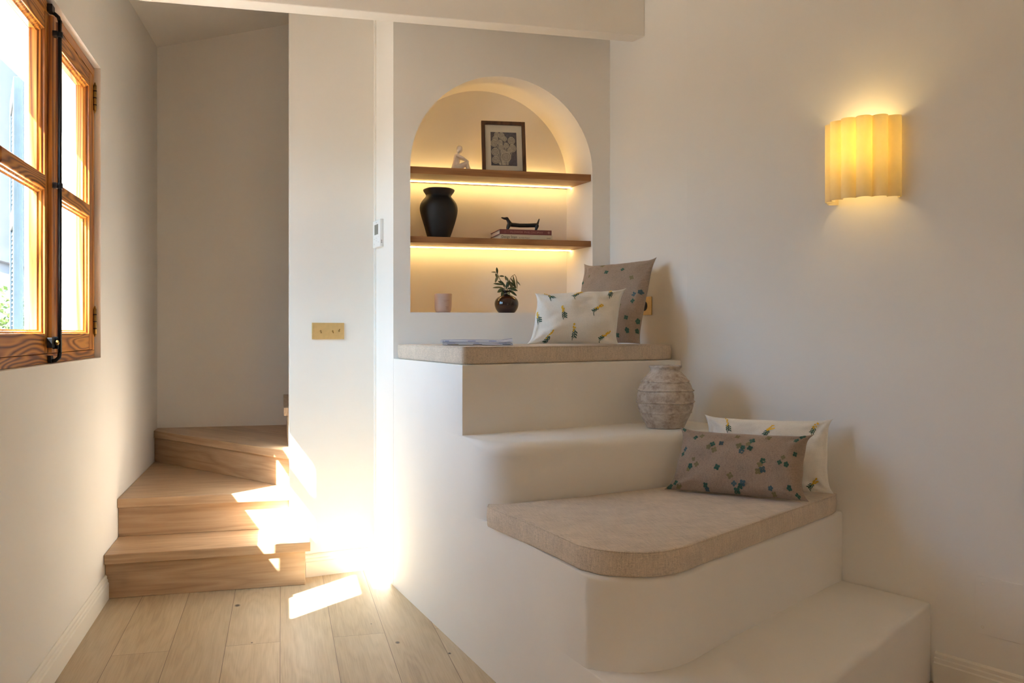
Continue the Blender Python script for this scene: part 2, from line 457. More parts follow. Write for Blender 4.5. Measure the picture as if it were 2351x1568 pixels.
# ================================================================== WINDOW
win = bpy.data.objects.new('window_1', None); col.objects.link(win); win['kind'] = 'structure'
X1, X0 = -.728, -.788            # room face and outer face of the casement frame
b = MB()
b.box((X0, 2.567, 1.001), (X1, 3.906, 1.032)); b.box((X0, 2.567, 2.131), (X1, 3.906, 2.167))
b.build('frame_rail', M_pine_y, win, .002)
b = MB(); b.box((X0, 2.567, 1.032), (X1, 2.602, 2.131)); b.box((X0, 3.872, 1.032), (X1, 3.906, 2.131))
b.build('frame_jamb', M_pine_z, win, .002)
LX1, LX0 = -.729, -.777
def leaf(y0, y1, s0, s1):
    """casement leaf between y0 and y1 with panes between s0 and s1"""
    st = MB()
    z0, z1 = 1.034, 2.129
    st.box((LX0, y0, z0), (LX1, s0, z1)); st.box((LX0, s1, z0), (LX1, y1, z1))
    so = st.build('casement_stile', M_pine_z, win, .002)
    rl = MB()
    for a, c in ((z0, 1.098), (2.070, z1)): rl.box((LX0, s0, a), (LX1-.0005, s1, c))
    rl.build('casement_rail', M_pine_y, win, .002)
    gb = MB(); gb.box((LX0+.006, s0, 1.556), (LX1+.003, s1, 1.604)); gb.build('glazing_bar', M_pine_y, win, .006, segs=3)
    for a, c in ((1.098, 1.556), (1.604, 2.070)):
        bd = MB(); w = .012; d0, d1 = -.752+.002, LX1-.006
        # sloping glazing bead: outer edge near the room face, inner edge at the glass
        def ring(x, i): return [(x, s0+i, a+i), (x, s1-i, a+i), (x, s1-i, c-i), (x, s0+i, c-i)]
        v = ring(d1, 0) + ring(d1-.004, w*.45) + ring(d0+.004, w*.6) + ring(d0, w)
        f = []
        for L in range(3):
            for k in range(4):
                f.append((L*4+k, L*4+(k+1) % 4, L*4+4+(k+1) % 4, L*4+4+k))
        bd.add(v, f)
        bd.build('glazing_bead', M_pine_z, win)
        g = MB(); g.box((-.754, s0-.004, a-.004), (-.750, s1+.004, c+.004)); g.build('pane', M_glass, win)
leaf(2.603, 3.218, 2.66, 3.13)
leaf(3.220, 3.871, 3.29, 3.810)
b = MB()    # rounded cover strip where the leaves meet
b.prism([(-.7285, 3.165), (-.7185, 3.170), (-.7145, 3.180), (-.7145, 3.190), (-.7185, 3.196), (-.7185, 3.232), (-.7145, 3.238), (-.7145, 3.246), (-.7285, 3.252)], 1.036, 2.127)
b.build('astragal', M_pine_z, win, .0015)
# bolt
BX, BY = -.696, 3.178
b = MB(); b.tube([(BX, BY, 1.035), (BX, BY, 2.115)], .0062, 10)
b.tube([(BX, BY, 2.11), (BX-.004, BY, 2.125), (BX-.014, BY-.002, 2.134), (BX-.026, BY-.004, 2.140)], .006, 8)
b.tube([(BX, BY, 1.037), (BX-.002, BY, 1.02), (BX-.012, BY-.003, 1.010), (BX-.028, BY-.006, 1.008)], .0065, 8)
bolt = b.build('bolt_rod', M_iron, win)
b = MB()
for z in (2.068, 1.577):
    b.box((-.7150, BY-.016, z-.009), (BX-.004, BY+.010, z+.009)); b.tube([(BX, BY, z-.009), (BX, BY, z+.009)], .0095, 12)
b.box((-.7150, BY-.017, 1.048), (BX-.002, BY+.014, 1.087)); b.box((-.7275, BY-.02, 1.003), (BX-.022, BY+.012, 1.026))
b.box((-.7275, BY-.03, 2.134), (BX-.016, BY+.008, 2.158))
b.build('bolt_bracket', M_iron, win, .0015)
b = MB(); b.tube([(-.715, BY-.028, 1.068), (-.703, BY-.028, 1.068)], .006, 12); b.box((-.722, BY-.056, 1.052), (-.706, BY-.022, 1.084))
kn = b.build('bolt_handle', M_iron, win, .001)
b = MB(); b.lathe([(0.001, 0), (.006, .001), (.0085, .006), (.006, .011), (.0005, .013)], 14, M=Matrix.Translation((-.704, BY-.028, 1.068)) @ Matrix.Rotation(R(90), 4, 'Y'))
b.build('bolt_knob', M_brass_old, win)
for z in (2.041, 1.145):
    b = MB(); b.tube([(-.722, 3.884, z-.05), (-.722, 3.884, z+.05)], .0062, 10)
    for e in (-1, 1): b.tube([(-.722, 3.884, z+e*.05), (-.722, 3.884, z+e*.062)], [.005, .002], 8)
    b.build('hinge', M_brass_old, win)
    b = MB()
    for k in (-.028, 0, .028): b.tube([(-.722, 3.884, z+k-.002), (-.722, 3.884, z+k+.002)], .0068, 10)
    b.build('hinge_ring', M_iron, win)
# ================================================================== OUTSIDE
sh = thing('shutter', 'blue slatted wooden shutter folded open outside the window', 'shutter', (-.985, 3.90, 1.04))
a = Vector((0, 0)); dd = Vector((-.13, .44)).normalized(); W = .47
Mx = Matrix(((dd.x, -dd.y, 0, 0), (dd.y, dd.x, 0, 0), (0, 0, 1, 0), (0, 0, 0, 1)))
b = MB(); b.box((0, 0, 0), (.06, .035, 1.07), M=Mx); b.box((W-.06, 0, 0), (W, .035, 1.07), M=Mx)
for z in (0, .50, 1.0): b.box((.06, 0, z), (W-.06, .035, z+.07), M=Mx)
b.build('shutter_frame', M_shut, sh, .002)
b = MB()
for i in range(48):
    z = .075 + i*.0195
    if .48 < z < .565: continue
    b.add([(.06, .004, z), (W-.06, .004, z), (W-.06, .03, z+.014), (.06, .03, z+.014), (.06, .004, z+.004), (W-.06, .004, z+.004), (W-.06, .03, z+.018), (.06, .03, z+.018)],
          [(0, 1, 2, 3), (4, 5, 6, 7), (0, 1, 5, 4), (1, 2, 6, 5), (2, 3, 7, 6), (3, 0, 4, 7)], M=Mx)
b.build('shutter_slats', M_shut, sh)
M_pinkren = plaster('pink_house_render', (.60, .50, .43), .04, .3)
M_lane = plain('lane_paving', (.16, .14, .12), .8, var=.15, scale=6)
b = MB(); b.box((-14, -8, -1.2), (-1.02, 16, -1.0)); struct(b, 'ground', M_lane)
nh = thing('neighbour_house', 'pale rendered house wall across the lane outside the window', 'house', (-2.0, 6.6, -1))
b = MB(); b.box((-3, 0, 0), (0, 8, 5.2)); b.build('house_wall', M_pinkren, nh)
b = MB(); b.box((-.02, 0, 2.62), (.05, 8, 2.72)); b.build('ledge', M_pinkren, nh)
gw = MB(); gw.box((-1.95, 6.3, -1.0), (-1.80, 12, 1.5)); gw = gw.build('garden_wall', M_white_ext)
tag(gw, 'low white garden wall seen through the lower left pane', 'wall')
bs = thing('bush', 'light green leafy bush outside beyond the lower left pane', 'bush', (-1.58, 5.9, -1.0))
b = MB(); rb = random.Random(3)
for i in range(700):
    th, ph = rb.uniform(0, 6.28), math.acos(rb.uniform(-1, 1)); rr = rb.uniform(.55, 1)
    c = Vector((math.sin(ph)*math.cos(th)*.20*rr, math.sin(ph)*math.sin(th)*.26*rr, 2.12+math.cos(ph)*.24*rr))
    u = Vector((rb.gauss(0, 1), rb.gauss(0, 1), rb.gauss(0, 1))).normalized(); w = u.cross(Vector((rb.gauss(0, 1), rb.gauss(0, 1), rb.gauss(0, 1)))).normalized()
    L = .045; b.add([c, c+u*L*.5+w*L*.25, c+u*L, c+u*L*.5-w*L*.25], [(0, 1, 2, 3)])
fo = b.build('foliage', M_foli, bs)
b = MB(); b.tube([(0, 0, 0), (.02, 0, 1), (0, .02, 1.8)], [.03, .025, .012], 8)
for k in range(7):
    a_ = k*.9; b.tube([(0, 0, 1.3), (.09*math.cos(a_), .12*math.sin(a_), 1.8), (.14*math.cos(a_), .18*math.sin(a_), 2.1)], [.012, .008, .003], 6)
b.build('stem', M_stem, bs)

# ================================================================== STAIRCASE
st = thing('staircase', 'oak winder staircase with closed risers turning right behind the white pillar', 'stairs', (0, 0, 0))
XL = -.7035
def poly(name, pts, z0, z1, mat, bev=.0025, rot=0.):
    c_, s_ = math.cos(-rot), math.sin(-rot)
    b = MB(); b.prism([(x*c_-y*s_, x*s_+y*c_) for x, y in pts], z0, z1); o = b.build(name, mat, st, bev); o.rotation_euler = (0, 0, rot); return o
WR = math.atan2(-1.1, .7395)
poly('riser', [(XL, 3.995), (.103, 3.999), (.103, 4.128), (XL, 4.02)], 0.0, .148, M_oak_x)
poly('tread', [(XL, 3.965), (.124, 3.985), (.124, 4.131), (.036, 4.111), (.036, 4.32), (XL, 4.32)], .148, .188, M_oak_x)
poly('riser', [(XL, 4.303), (.036, 4.303), (.036, 4.318), (XL, 4.318)], .1885, .322, M_oak_x)
def on(x, off): # riser three line
    t = (x-XL)/(.036-XL); return 5.455 + off + t*(4.355-5.455)
poly('tread', [(XL, 4.275), (.036, 4.275), (.036, on(.036, .045)), (XL, on(XL, .045))], .322, .362, M_oak_x)
poly('riser', [(XL, on(XL, .03)), (.036, on(.036, .03)), (.036, on(.036, .045)), (XL, on(XL, .045))], .3625, .50, M_oak_x, rot=WR)
poly('tread', [(XL, on(XL, 0)), (.036, on(.036, 0)), (.036, 5.608), (XL, 5.608)], .50, .54, M_oak_x, rot=WR)
poly('riser', [(.031, 4.602), (.05, 4.602), (.05, 5.606), (.031, 5.606)], .5405, .685, M_oak_y)
poly('tread', [(.014, 4.602), (.30, 4.602), (.30, 5.606), (.014, 5.606)], .685, .725, M_oak_y)

# ================================================================== PLASTER BENCH
bench = thing('plaster_bench', 'stepped built-in plaster bench with rounded tiers under the arched niche', 'bench', (0, 0, 0))
def arcpts(c, r, a0, a1, n):
    return [(c[0]+r*math.cos(R(a0+(a1-a0)*i/n)), c[1]+r*math.sin(R(a0+(a1-a0)*i/n))) for i in range(n+1)]
def bez(p0, p1, p2, n=10):
    return [((1-t)**2*p0[0]+2*t*(1-t)*p1[0]+t*t*p2[0], (1-t)**2*p0[1]+2*t*(1-t)*p1[1]+t*t*p2[1]) for t in [i/n for i in range(n+1)]]
def tier(name, pts, rad, z0, z1, smooth=True):
    """pts counter-clockwise outline, rad = top rounding at every point"""
    n = len(pts); P = [Vector(p) for p in pts]; nor = []
    for i in range(n):
        e1 = (P[i]-P[i-1]).normalized(); e2 = (P[(i+1) % n]-P[i]).normalized()
        n1 = Vector((-e1.y, e1.x)); n2 = Vector((-e2.y, e2.x)); m = (n1+n2)
        m = m/max(.4, m.length_squared/2*1.0) if m.length > 0 else n1
        nor.append(m)
    K = 6; v = [(p.x, p.y, z0) for p in P]
    for k in range(K+1):
        a = math.pi/2*k/K
        for p, m, r in zip(P, nor, rad):
            q = p + m*(r*(1-math.cos(a)))
            v.append((q.x, q.y, z1 - r*(1-math.sin(a))))
    f = []
    for L in range(K+1):
        for i in range(n):
            f.append((L*n+i, L*n+(i+1) % n, (L+1)*n+(i+1) % n, (L+1)*n+i))
    f.append(tuple((K+1)*n+i for i in range(n)))
    b = MB(); b.add(v, f, 0, True)
    o = b.build(name, M_bench, bench)
    md = o.modifiers.new('es', 'EDGE_SPLIT'); md.split_angle = R(38); md.use_edge_sharp = False
    return o
G = .0004   # hairline off the walls
def sp(y): return (side(y), y)
# top tier (A)
A = [(.4735, 3.8855), sp(3.6), sp(3.3), sp(3.09), (.612, 3.056), (.9, 3.155), (1.3, 3.29), (rwall(3.387)-.001, 3.385), (1.4725, 3.8855)]
A[-2] = (1.5945, 3.385)
tier('step', A, [0, 0, 0, .002, .006, .008, .010, .006, 0], .742, .988)
# second tier (B), holds the jar
Bc = bez(sp(2.875), (.668, 2.765), (.80, 2.80), 12)
B = [(.4735, 3.8855), sp(3.3), sp(3.06)] + [sp(2.97)] + Bc + [(1.0, 2.850), (1.372, 2.958), (rwall(3.06)-.002, 3.06), (W1[0]-.002, W1[1]), (1.4725, 3.8855)]
rB = [0, 0, 0, .012] + [.03]*2 + [.042]*(len(Bc)-2) + [.042, .042, .03, 0, 0]
tier('step', B, rB, .487, .742)
# third tier (C), the wide seat
Cc = bez((.772, 2.122), (.90, 2.035), (1.03, 2.122), 14)
C_ = [(.4735, 3.8855), sp(3.2), sp(2.8), sp(2.3), sp(2.15), (.752, 2.137)] + Cc + [(1.236, 2.268), (1.55, 2.482), (rwall(2.69)-.002, 2.69), (W1[0]-.002, W1[1]), (1.4725, 3.8855)]
rC = [0, 0, 0, 0, .006, .010] + [.014]*len(Cc) + [.014, .014, .010, 0, 0]
tier('step', C_, rC, .25, .487)
# lowest tier (D)
Dc = bez(sp(1.72), (.845, 1.60), (.95, 1.675), 8)
D = [(.4735, 3.8855), sp(3.0), sp(2.2), sp(1.85)] + Dc + [(1.277, 1.905), (1.579, 2.118), (rwall(2.40)-.002, 2.40), (W1[0]-.002, W1[1]), (1.4725, 3.8855)]
rD = [0, 0, 0, .01] + [.02]*len(Dc) + [.022, .022, .012, 0, 0]
tier('step', D, rD, 0, .25)

# ================================================================== SEAT CUSHIONS
def rounded_slab(pts, z0, z1, r, K=4):
    n = len(pts); P = [Vector(p) for p in pts]; nor = []
    for i in range(n):
        e1 = (P[i]-P[i-1]).normalized(); e2 = (P[(i+1) % n]-P[i]).normalized()
        m = Vector((-e1.y-e2.y, e1.x+e2.x)); nor.append(m/max(.5, m.length_squared/2))
    v = []; rings = 0; zm = (z0+z1)/2
    def ring(off, z):
        nonlocal rings
        v.extend([((p+m*off).x, (p+m*off).y, z) for p, m in zip(P, nor)]); rings += 1
    for k in range(K+1):
        a = math.pi/2*k/K; ring(r*(1-math.sin(a)), z0 + r*(1-math.cos(a)))
    ring(-.002, zm)
    for k in range(K+1):
        a = math.pi/2*(1-k/K); ring(r*(1-math.sin(a)), z1 - r*(1-math.cos(a)))
    f = [(L*n+i, L*n+(i+1) % n, (L+1)*n+(i+1) % n, (L+1)*n+i) for L in range(rings-1) for i in range(n)]
    f += [tuple(range(n))[::-1], tuple((rings-1)*n+i for i in range(n))]
    b = MB(); b.add(v, f, 0, True); return b, P, nor
def fine(pts, corner=.02, step=.03):
    """outline with rounded corners and dense points"""
    P = [Vector(p) for p in pts]; out = []; n = len(P)
    for i in range(n):
        a, p, c = P[i-1], P[i], P[(i+1) % n]
        e1 = (a-p); e2 = (c-p); r = min(corner, e1.length*.45, e2.length*.45)
        out += [Vector(q) for q in bez(tuple(p+e1.normalized()*r), tuple(p), tuple(p+e2.normalized()*r), 4)]
    return [tuple(q) for q in out]
def cushion(name, label, pts, z0, z1, wob):
    b, P, nor = rounded_slab(pts, z0, z1, .009)
    rr = random.Random(11)
    b.v = [(x+.0018*noise.noise(Vector((x*9, y*9, 3))), y+.0018*noise.noise(Vector((x*9, y*9, 7))),
            z+(wob*noise.noise(Vector((x*7, y*7, 0))) if z > (z0+z1)/2 else 0)) for x, y, z in b.v]
    o = b.build(name, M_linen); tag(o, label, 'cushion')
    md = o.modifiers.new('es', 'EDGE_SPLIT'); md.split_angle = R(60); md.use_edge_sharp = False
    # piping seam along the top edge
    sm = MB(); pts3 = []
    for p, m in zip(P, nor):
        q = p+m*.002; pts3.append((q.x, q.y, z1-.0028+wob*noise.noise(Vector((q.x*7, q.y*7, 0)))))
    sm.tube(pts3+[pts3[0]], .0022, 6); s_ = sm.build('piping', M_linen, o)
    return o
c1 = fine([(.487, 3.872), (.4845+.008, 3.82), (.612, 3.062), (.95, 3.18), (1.3, 3.318), (1.573, 3.418), (1.555, 3.50), (1.464, 3.874)], .022)
cushion('seat_cushion', 'thin beige linen seat cushion on the top tier below the arched niche', c1, .9885, 1.0515, .002)
c2 = [(.640, 2.78)] + bez((.628, 2.74), (.700, 2.45), (.742, 2.19), 6) + bez((.752, 2.15), (.90, 2.00), (1.06, 2.142), 12)[1:] + \
     [(1.254, 2.268), (1.55, 2.468), (1.80, 2.636), (1.832, 2.668), (1.826, 2.71), (1.72, 2.96), (1.70, 3.02), (1.66, 3.026)] + \
     [(1.372, 2.942), (1.0, 2.832), (.82, 2.787), (.70, 2.768)]
cushion('seat_cushion', 'wide beige linen seat cushion with rounded corner on the lower tier', c2, .4875, .5545, .003)

# ================================================================== NICHE SHELVES
def shelf(label, zt, zb, up):
    t = thing('niche_shelf', label, 'shelf', (ncx, NYB, zt), 0, None)
    b = MB(); y0, y1 = 3.901, 4.149
    xa = lambda x, y: x + shr*(y-3.888)/(NYB-3.888)
    pts = [(xa(NX0+.0008, y0), y0), (xa(NX1-.0008, y0), y0), (xa(NX1-.0008, y1), y1), (xa(NX0+.0008, y1), y1)]
    b.prism(pts, zb, zt); o = b.build('board', M_shelf, None, .0012)
    o.parent = t; o.location = (-ncx, -NYB, -zt)
    b = MB(); y0, y1 = 4.096, 4.100
    b.prism([(xa(NX0+.004, y0), y0), (xa(NX1-.004, y0), y0), (xa(NX1-.004, y1), y1), (xa(NX0+.004, y1), y1)], zb-.0035, zb-.0002)
    o = b.build('light_strip', M_led, t); o.location = (-ncx, -NYB, -zt); o['label'] = 'glowing warm white light strip'
    if up:
        b = MB(); y0, y1 = 4.122, 4.130
        b.prism([(xa(NX0+.03, y0), y0), (xa(NX1-.03, y0), y0), (xa(NX1-.03, y1), y1), (xa(NX0+.03, y1), y1)], zt+.0002, zt+.0022)
        o = b.build('light_strip', M_led2, t); o.location = (-ncx, -NYB, -zt); o['label'] = 'glowing warm white light strip'
    return t
M_led2 = emis('led_warm_up', (1, .68, .25), 26)
shelf('upper wooden shelf in the arched niche carrying the picture frame', 1.831, 1.800, True)
shelf('lower wooden shelf in the arched niche carrying black vase and books', 1.524, 1.497, False)

# ---- picture frame leaning on the upper shelf
fr = thing('picture_frame', 'dark wooden picture frame with line drawn flowers on the upper shelf', 'picture', (.996, 3.985, 1.8315), 0)
FW, FH, FT = .205, .258, .018
Mf = Matrix.Rotation(R(-6), 4, 'Z') @ Matrix.Rotation(R(-11), 4, 'X')
b = MB(); e = .0165
b.box((-FW/2, 0, 0), (-FW/2+e, FT, FH), M=Mf); b.box((FW/2-e, 0, 0), (FW/2, FT, FH), M=Mf)
b.box((-FW/2+e, 0, FH-e), (FW/2-e, FT, FH), M=Mf); b.box((-FW/2+e, 0, 0), (FW/2-e, FT, e), M=Mf)
b.build('frame', M_frame, fr, .001)
b = MB(); b.box((-FW/2+e, .008, e), (FW/2-e, .011, FH-e), M=Mf); b.build('mount', M_mat, fr)
b = MB(); b.box((-FW/2+e, .0035, e), (FW/2-e, .0045, FH-e), M=Mf); b.build('picture_pane', M_picglass, fr)
b = MB(); PX0, PX1, PZ0, PZ1 = -.060, .061, .042, .206
b.box((PX0, .0072, PZ0), (PX1, .0079, PZ1), M=Mf)
def disc(b, x, z, rx, rz, y, mi, n=20, M=None, rot=0):
    pts = []
    for k in range(n):
        a = 2*math.pi*k/n; dx, dz = rx*math.cos(a), rz*math.sin(a)
        pts.append((x+dx*math.cos(rot)-dz*math.sin(rot), y, z+dx*math.sin(rot)+dz*math.cos(rot)))
    b.add(pts, [tuple(range(n))], mi, False, M)
fl = [(.24,.92,.10),(.42,.89,.12),(.17,.80,.10),(.54,.80,.09),(.80,.75,.14),(.12,.66,.13),(.36,.69,.10),(.84,.52,.14),(.16,.40,.14),(.17,.16,.14),(.58,.26,.19),(.40,.55,.10),(.60,.60,.10),(.72,.46,.09),(.48,.42,.07)]
yy = .0071
for i, (u, v, r) in enumerate(fl):      # stems first
    x = PX0+u*(PX1-PX0); xb = PX0+(.3+.4*u)*(PX1-PX0)
    z = PZ0+v*(PZ1-PZ0)
    for o_ in (-.0022, .0022):
        b.add([(x+o_-.0006, yy, z), (x+o_+.0006, yy, z), (xb+o_+.0006, yy, PZ0+.003), (xb+o_-.0006, yy, PZ0+.003)], [(0, 1, 2, 3)], 1, False, Mf)
for i, (u, v, r) in enumerate(fl):
    x = PX0+u*(PX1-PX0); z = PZ0+v*(PZ1-PZ0); r *= .121; y_ = yy-.0001*(i+1)
    disc(b, x, z, r, r*1.08, y_, 1, M=Mf); disc(b, x, z, r-.0013, r*1.08-.0013, y_-.00003, 2, M=Mf)
    disc(b, x, z, r*.55, r*.62, y_-.00005, 1, M=Mf); disc(b, x, z, r*.55-.001, r*.62-.001, y_-.00007, 2, M=Mf)
    b.add([(x-r*.4, y_-.00009, z+r*.95), (x+r*.4, y_-.00009, z+r*.95), (x+r*.4, y_-.00009, z+r*1.12), (x-r*.4, y_-.00009, z+r*1.12)], [(0, 1, 2, 3)], 1, False, Mf)
    b.add([(x-.0005, y_-.00009, z-r*.5), (x+.0005, y_-.00009, z-r*.5), (x+.0005, y_-.00009, z+r*.5), (x-.0005, y_-.00009, z+r*.5)], [(0, 1, 2, 3)], 1, False, Mf)
b.build('print', [M_artbg, M_artln, M_artfl], fr, recalc=False)

# ---- seated figure sculpture: limbs fused into one continuous surface
def fused(name, chains, mat, vox, loc, smooth=4):
    """chains: lists of (point, radius); spheres and cones between them merged by voxels"""
    b = MB()
    def ball(c, r):
        sg, rg = 14, 8; v = [(c[0], c[1], c[2]-r)]
        for i in range(1, rg):
            a = math.pi*i/rg
            v += [(c[0]+r*math.sin(a)*math.cos(2*math.pi*k/sg), c[1]+r*math.sin(a)*math.sin(2*math.pi*k/sg), c[2]-r*math.cos(a)) for k in range(sg)]
        v.append((c[0], c[1], c[2]+r)); f = []
        for k in range(sg): f.append((0, 1+(k+1) % sg, 1+k))
        for i in range(rg-2):
            for k in range(sg): f.append((1+i*sg+k, 1+i*sg+(k+1) % sg, 1+(i+1)*sg+(k+1) % sg, 1+(i+1)*sg+k))
        t_ = len(v)-1
        for k in range(sg): f.append((t_, 1+(rg-2)*sg+k, 1+(rg-2)*sg+(k+1) % sg))
        b.add(v, f, 0, True)
    for ch in chains:
        for k, (p, r) in enumerate(ch):
            ball(p, r)
            if k:
                q, r0 = ch[k-1]; P0, P1 = Vector(q), Vector(p); m = max(2, int((P1-P0).length/(min(r, r0)*.35)))
                for i in range(1, m): ball(tuple(P0.lerp(P1, i/m)), r0+(r-r0)*i/m)
    o = b.build(name, mat, None, loc=loc)
    md = o.modifiers.new('r', 'REMESH'); md.mode = 'VOXEL'; md.voxel_size = vox; md.use_smooth_shade = True
    sm_ = o.modifiers.new('s', 'SMOOTH'); sm_.factor = .5; sm_.iterations = smooth
    dg = bpy.context.evaluated_depsgraph_get()
    me2 = bpy.data.meshes.new_from_object(o.evaluated_get(dg)); o.modifiers.clear(); o.data = me2
    me2.materials.clear(); me2.materials.append(mat)
    for p in me2.polygons: p.use_smooth = True; p.material_index = 0
    return o
fg = fused('seated_figurine', [
    [((-.016, -.012, .018), .018), ((-.016, .012, .018), .018)],                       # seat
    [((-.016, 0, .018), .022), ((-.014, 0, .045), .016), ((-.011, -.003, .066), .016), ((-.010, 0, .078), .014)],  # trunk
    [((-.011, -.016, .079), .0095), ((-.010, .016, .079), .0095)],                     # shoulders
    [((-.009, 0, .084), .0075), ((-.003, 0, .098), .0068)],                             # neck
    [((.001, 0, .106), .0145), ((.002, 0, .114), .0135)],                              # head
    [((-.012, -.019, .078), .0085), ((.012, -.022, .066), .007), ((.034, -.012, .056), .006), ((.038, .006, .052), .005)],
    [((-.010, .019, .078), .0085), ((.016, .020, .070), .007), ((.036, .006, .060), .006), ((.040, -.010, .054), .005)],
    [((-.014, -.013, .017), .016), ((.010, -.014, .032), .0135), ((.032, -.013, .045), .010), ((.036, -.013, .025), .0075), ((.040, -.013, .007), .0055), ((.050, -.014, .005), .0048)],
    [((-.014, .013, .017), .016), ((.012, .013, .034), .013), ((.038, .011, .046), .0095), ((.048, .010, .025), .0072), ((.054, .010, .007), .0055), ((.066, .011, .005), .0048)]],
    M_clay, .0014, (.792, 4.03, 1.8325), 3)
tag(fg, 'small white clay figurine sitting hugging its knees on the upper shelf', 'figurine')

# ---- black vase
b = MB()
prof = [(.001, .003), (.046, .0), (.050, .004), (.056, .022), (.066, .055), (.076, .088), (.083, .118), (.085, .140), (.080, .160), (.069, .177), (.058, .188), (.054, .194), (.056, .202), (.063, .211), (.068, .219), (.069, .226), (.064, .2275), (.060, .222), (.052, .205), (.045, .19)]
b.lathe(prof, 64, fn=lambda a, z, i: .0022*math.sin(2*a+z*9) + .0018*math.sin(5*a+z*30) + (.0025*math.sin(3*a+1) if z > .2 else 0))
o = b.build('vase', M_black, None, loc=(.693, 4.005, 1.5245), sub=1)
b = MB(); 
tag(o, 'matte black hand formed ceramic vase on the lower shelf', 'vase')

# ---- books and dog
def txt(body, size, mat, parent, M, name='title', ext=.0002, sx=1.):
    cu = bpy.data.curves.new(name, 'FONT'); cu.body = body; cu.size = size; cu.extrude = ext; cu.space_character = 1.05
    o = bpy.data.objects.new(name, cu); col.objects.link(o)
    dg = bpy.context.evaluated_depsgraph_get(); dg.update()
    me = bpy.data.meshes.new_from_object(o.evaluated_get(dg)); bpy.data.objects.remove(o)
    me.transform(Matrix.Diagonal((sx, 1, 1, 1))); me.transform(M); me.materials.clear(); me.materials.append(mat)
    o = bpy.data.objects.new(name, me); col.objects.link(o); o.parent = parent; return o
Mtx = Matrix.Rotation(R(90), 4, 'X')   # text facing -y
def book(name, label, loc, w, d, h, cover, ct=.003, rz=0):
    t = thing(name, label, 'book', loc, rz)
    b = MB(); b.box((0, 0, 0), (w, d, ct)); b.box((0, 0, h-ct), (w, d, h)); b.box((0, 0, ct), (w, .004, h-ct))
    b.build('cover', cover, t, .0008)
    b = MB(); b.box((.003, .0045, ct), (w-.003, d-.004, h-ct)); b.build('page_block', M_pages, t)
    return t
bk = book('book', 'cream book lying flat on the lower shelf beneath the red book', (.963, 3.935, 1.5245), .246, .19, .0235, M_bookc, rz=R(-.5))
txt('Design Stays', .0165, M_ink, bk, Matrix.Translation((.006, -.0004, .0065)) @ Mtx, sx=.82)
txt('by  Petite Passport', .0062, M_ink, bk, Matrix.Translation((.089, -.0004, .0072)) @ Mtx, 'author', sx=1.)
txt('Lannoo', .0085, M_ink, bk, Matrix.Translation((.219, -.0004, .0075)) @ Mtx, 'publisher', sx=.7)
bk2 = book('book', 'dusty red book lying on top of the cream book', (.961, 3.938, 1.5485), .246, .19, .0225, M_bookr, rz=R(-.5))
txt('FLOWER PHILOSOPHY', .0125, M_inkred, bk2, Matrix.Translation((.050, -.0004, .0065)) @ Mtx, sx=1.18)
txt('Anna Potter', .0042, M_inkred, bk2, Matrix.Translation((.026, -.0004, .004)) @ Mtx @ Matrix.Rotation(R(90), 4, 'Z'), 'author', sx=.6)
b = MB()
for k in range(4):
    a = k*math.pi/2; disc(b, .232+.0032*math.cos(a), .0112+.0032*math.sin(a), .0034, .0018, -.0004, 0, 10, rot=a)
b.build('emblem', M_inkred, bk2)
# long dog ornament, one surface
dg_ = fused('dog_figurine', [
    [((.160, 0, .026), .010), ((.120, 0, .0235), .0095), ((.080, 0, .0225), .0095), ((.045, 0, .0245), .010), ((.032, 0, .027), .011)],
    [((.034, 0, .030), .0105), ((.026, 0, .044), .0075), ((.021, 0, .052), .0075), ((.008, 0, .052), .0052), ((-.004, 0, .0555), .0028)],
    [((.030, -.006, .024), .009), ((.025, -.006, .012), .0075), ((.023, -.006, .006), .006)], [((.030, .006, .024), .009), ((.026, .006, .012), .0075), ((.025, .006, .006), .006)],
    [((.163, -.006, .022), .0085), ((.160, -.006, .010), .006), ((.158, -.006, .0055), .0055)], [((.163, .006, .022), .0085), ((.162, .006, .010), .006), ((.160, .006, .0055), .0055)],
    [((.166, 0, .030), .006), ((.170, 0, .042), .0042), ((.174, 0, .054), .0028)]], M_blk2, .0013, (.982, 3.968, 1.5712), 2)
tag(dg_, 'black long bodied dog figurine standing on the red book', 'figurine')

# ---- candle and small vase with olive sprigs on the niche floor
t = thing('candle', 'pink matte glass candle jar at the left on the niche floor', 'candle', (.706, 3.965, 1.1905))
b = MB(); b.lathe([(.001, .0), (.028, .0), (.033, .003), (.0365, .012), (.038, .030), (.0395, .084), (.0375, .085), (.0365, .080), (.035, .020), (.001, .018)], 56, cap=False); b.build('jar', M_candle, t)
b = MB(); b.lathe([(.0345, .055), (.034, .062), (.001, .062)], 32, cap=False); b.build('wax', M_wax, t)
b = MB()
M_cink = plain('candle_ink', (.25, .15, .12), .6)
for (x0, x1, z) in ((-.006, .022, .054), (-.004, .010, .048), (.004, .018, .026), (.006, .020, .0225), (.006, .018, .019), (.006, .020, .0155)):
    pts = []
    rr_ = .0388 if z > .04 else .0380
    n = 8
    for i in range(n+1):
        x = x0+(x1-x0)*i/n; y = -math.sqrt(rr_**2-x*x)-.0004
        pts += [(x, y, z), (x, y, z+.0009)]
    b = MB(); b.add(pts, [(2*i, 2*i+2, 2*i+3, 2*i+1) for i in range(n)]); b.build('lettering', M_cink, t)
t = thing('bud_vase', 'round glossy dark brown bud vase holding olive sprigs on the niche floor', 'vase', (1.000, 3.965, 1.1905))
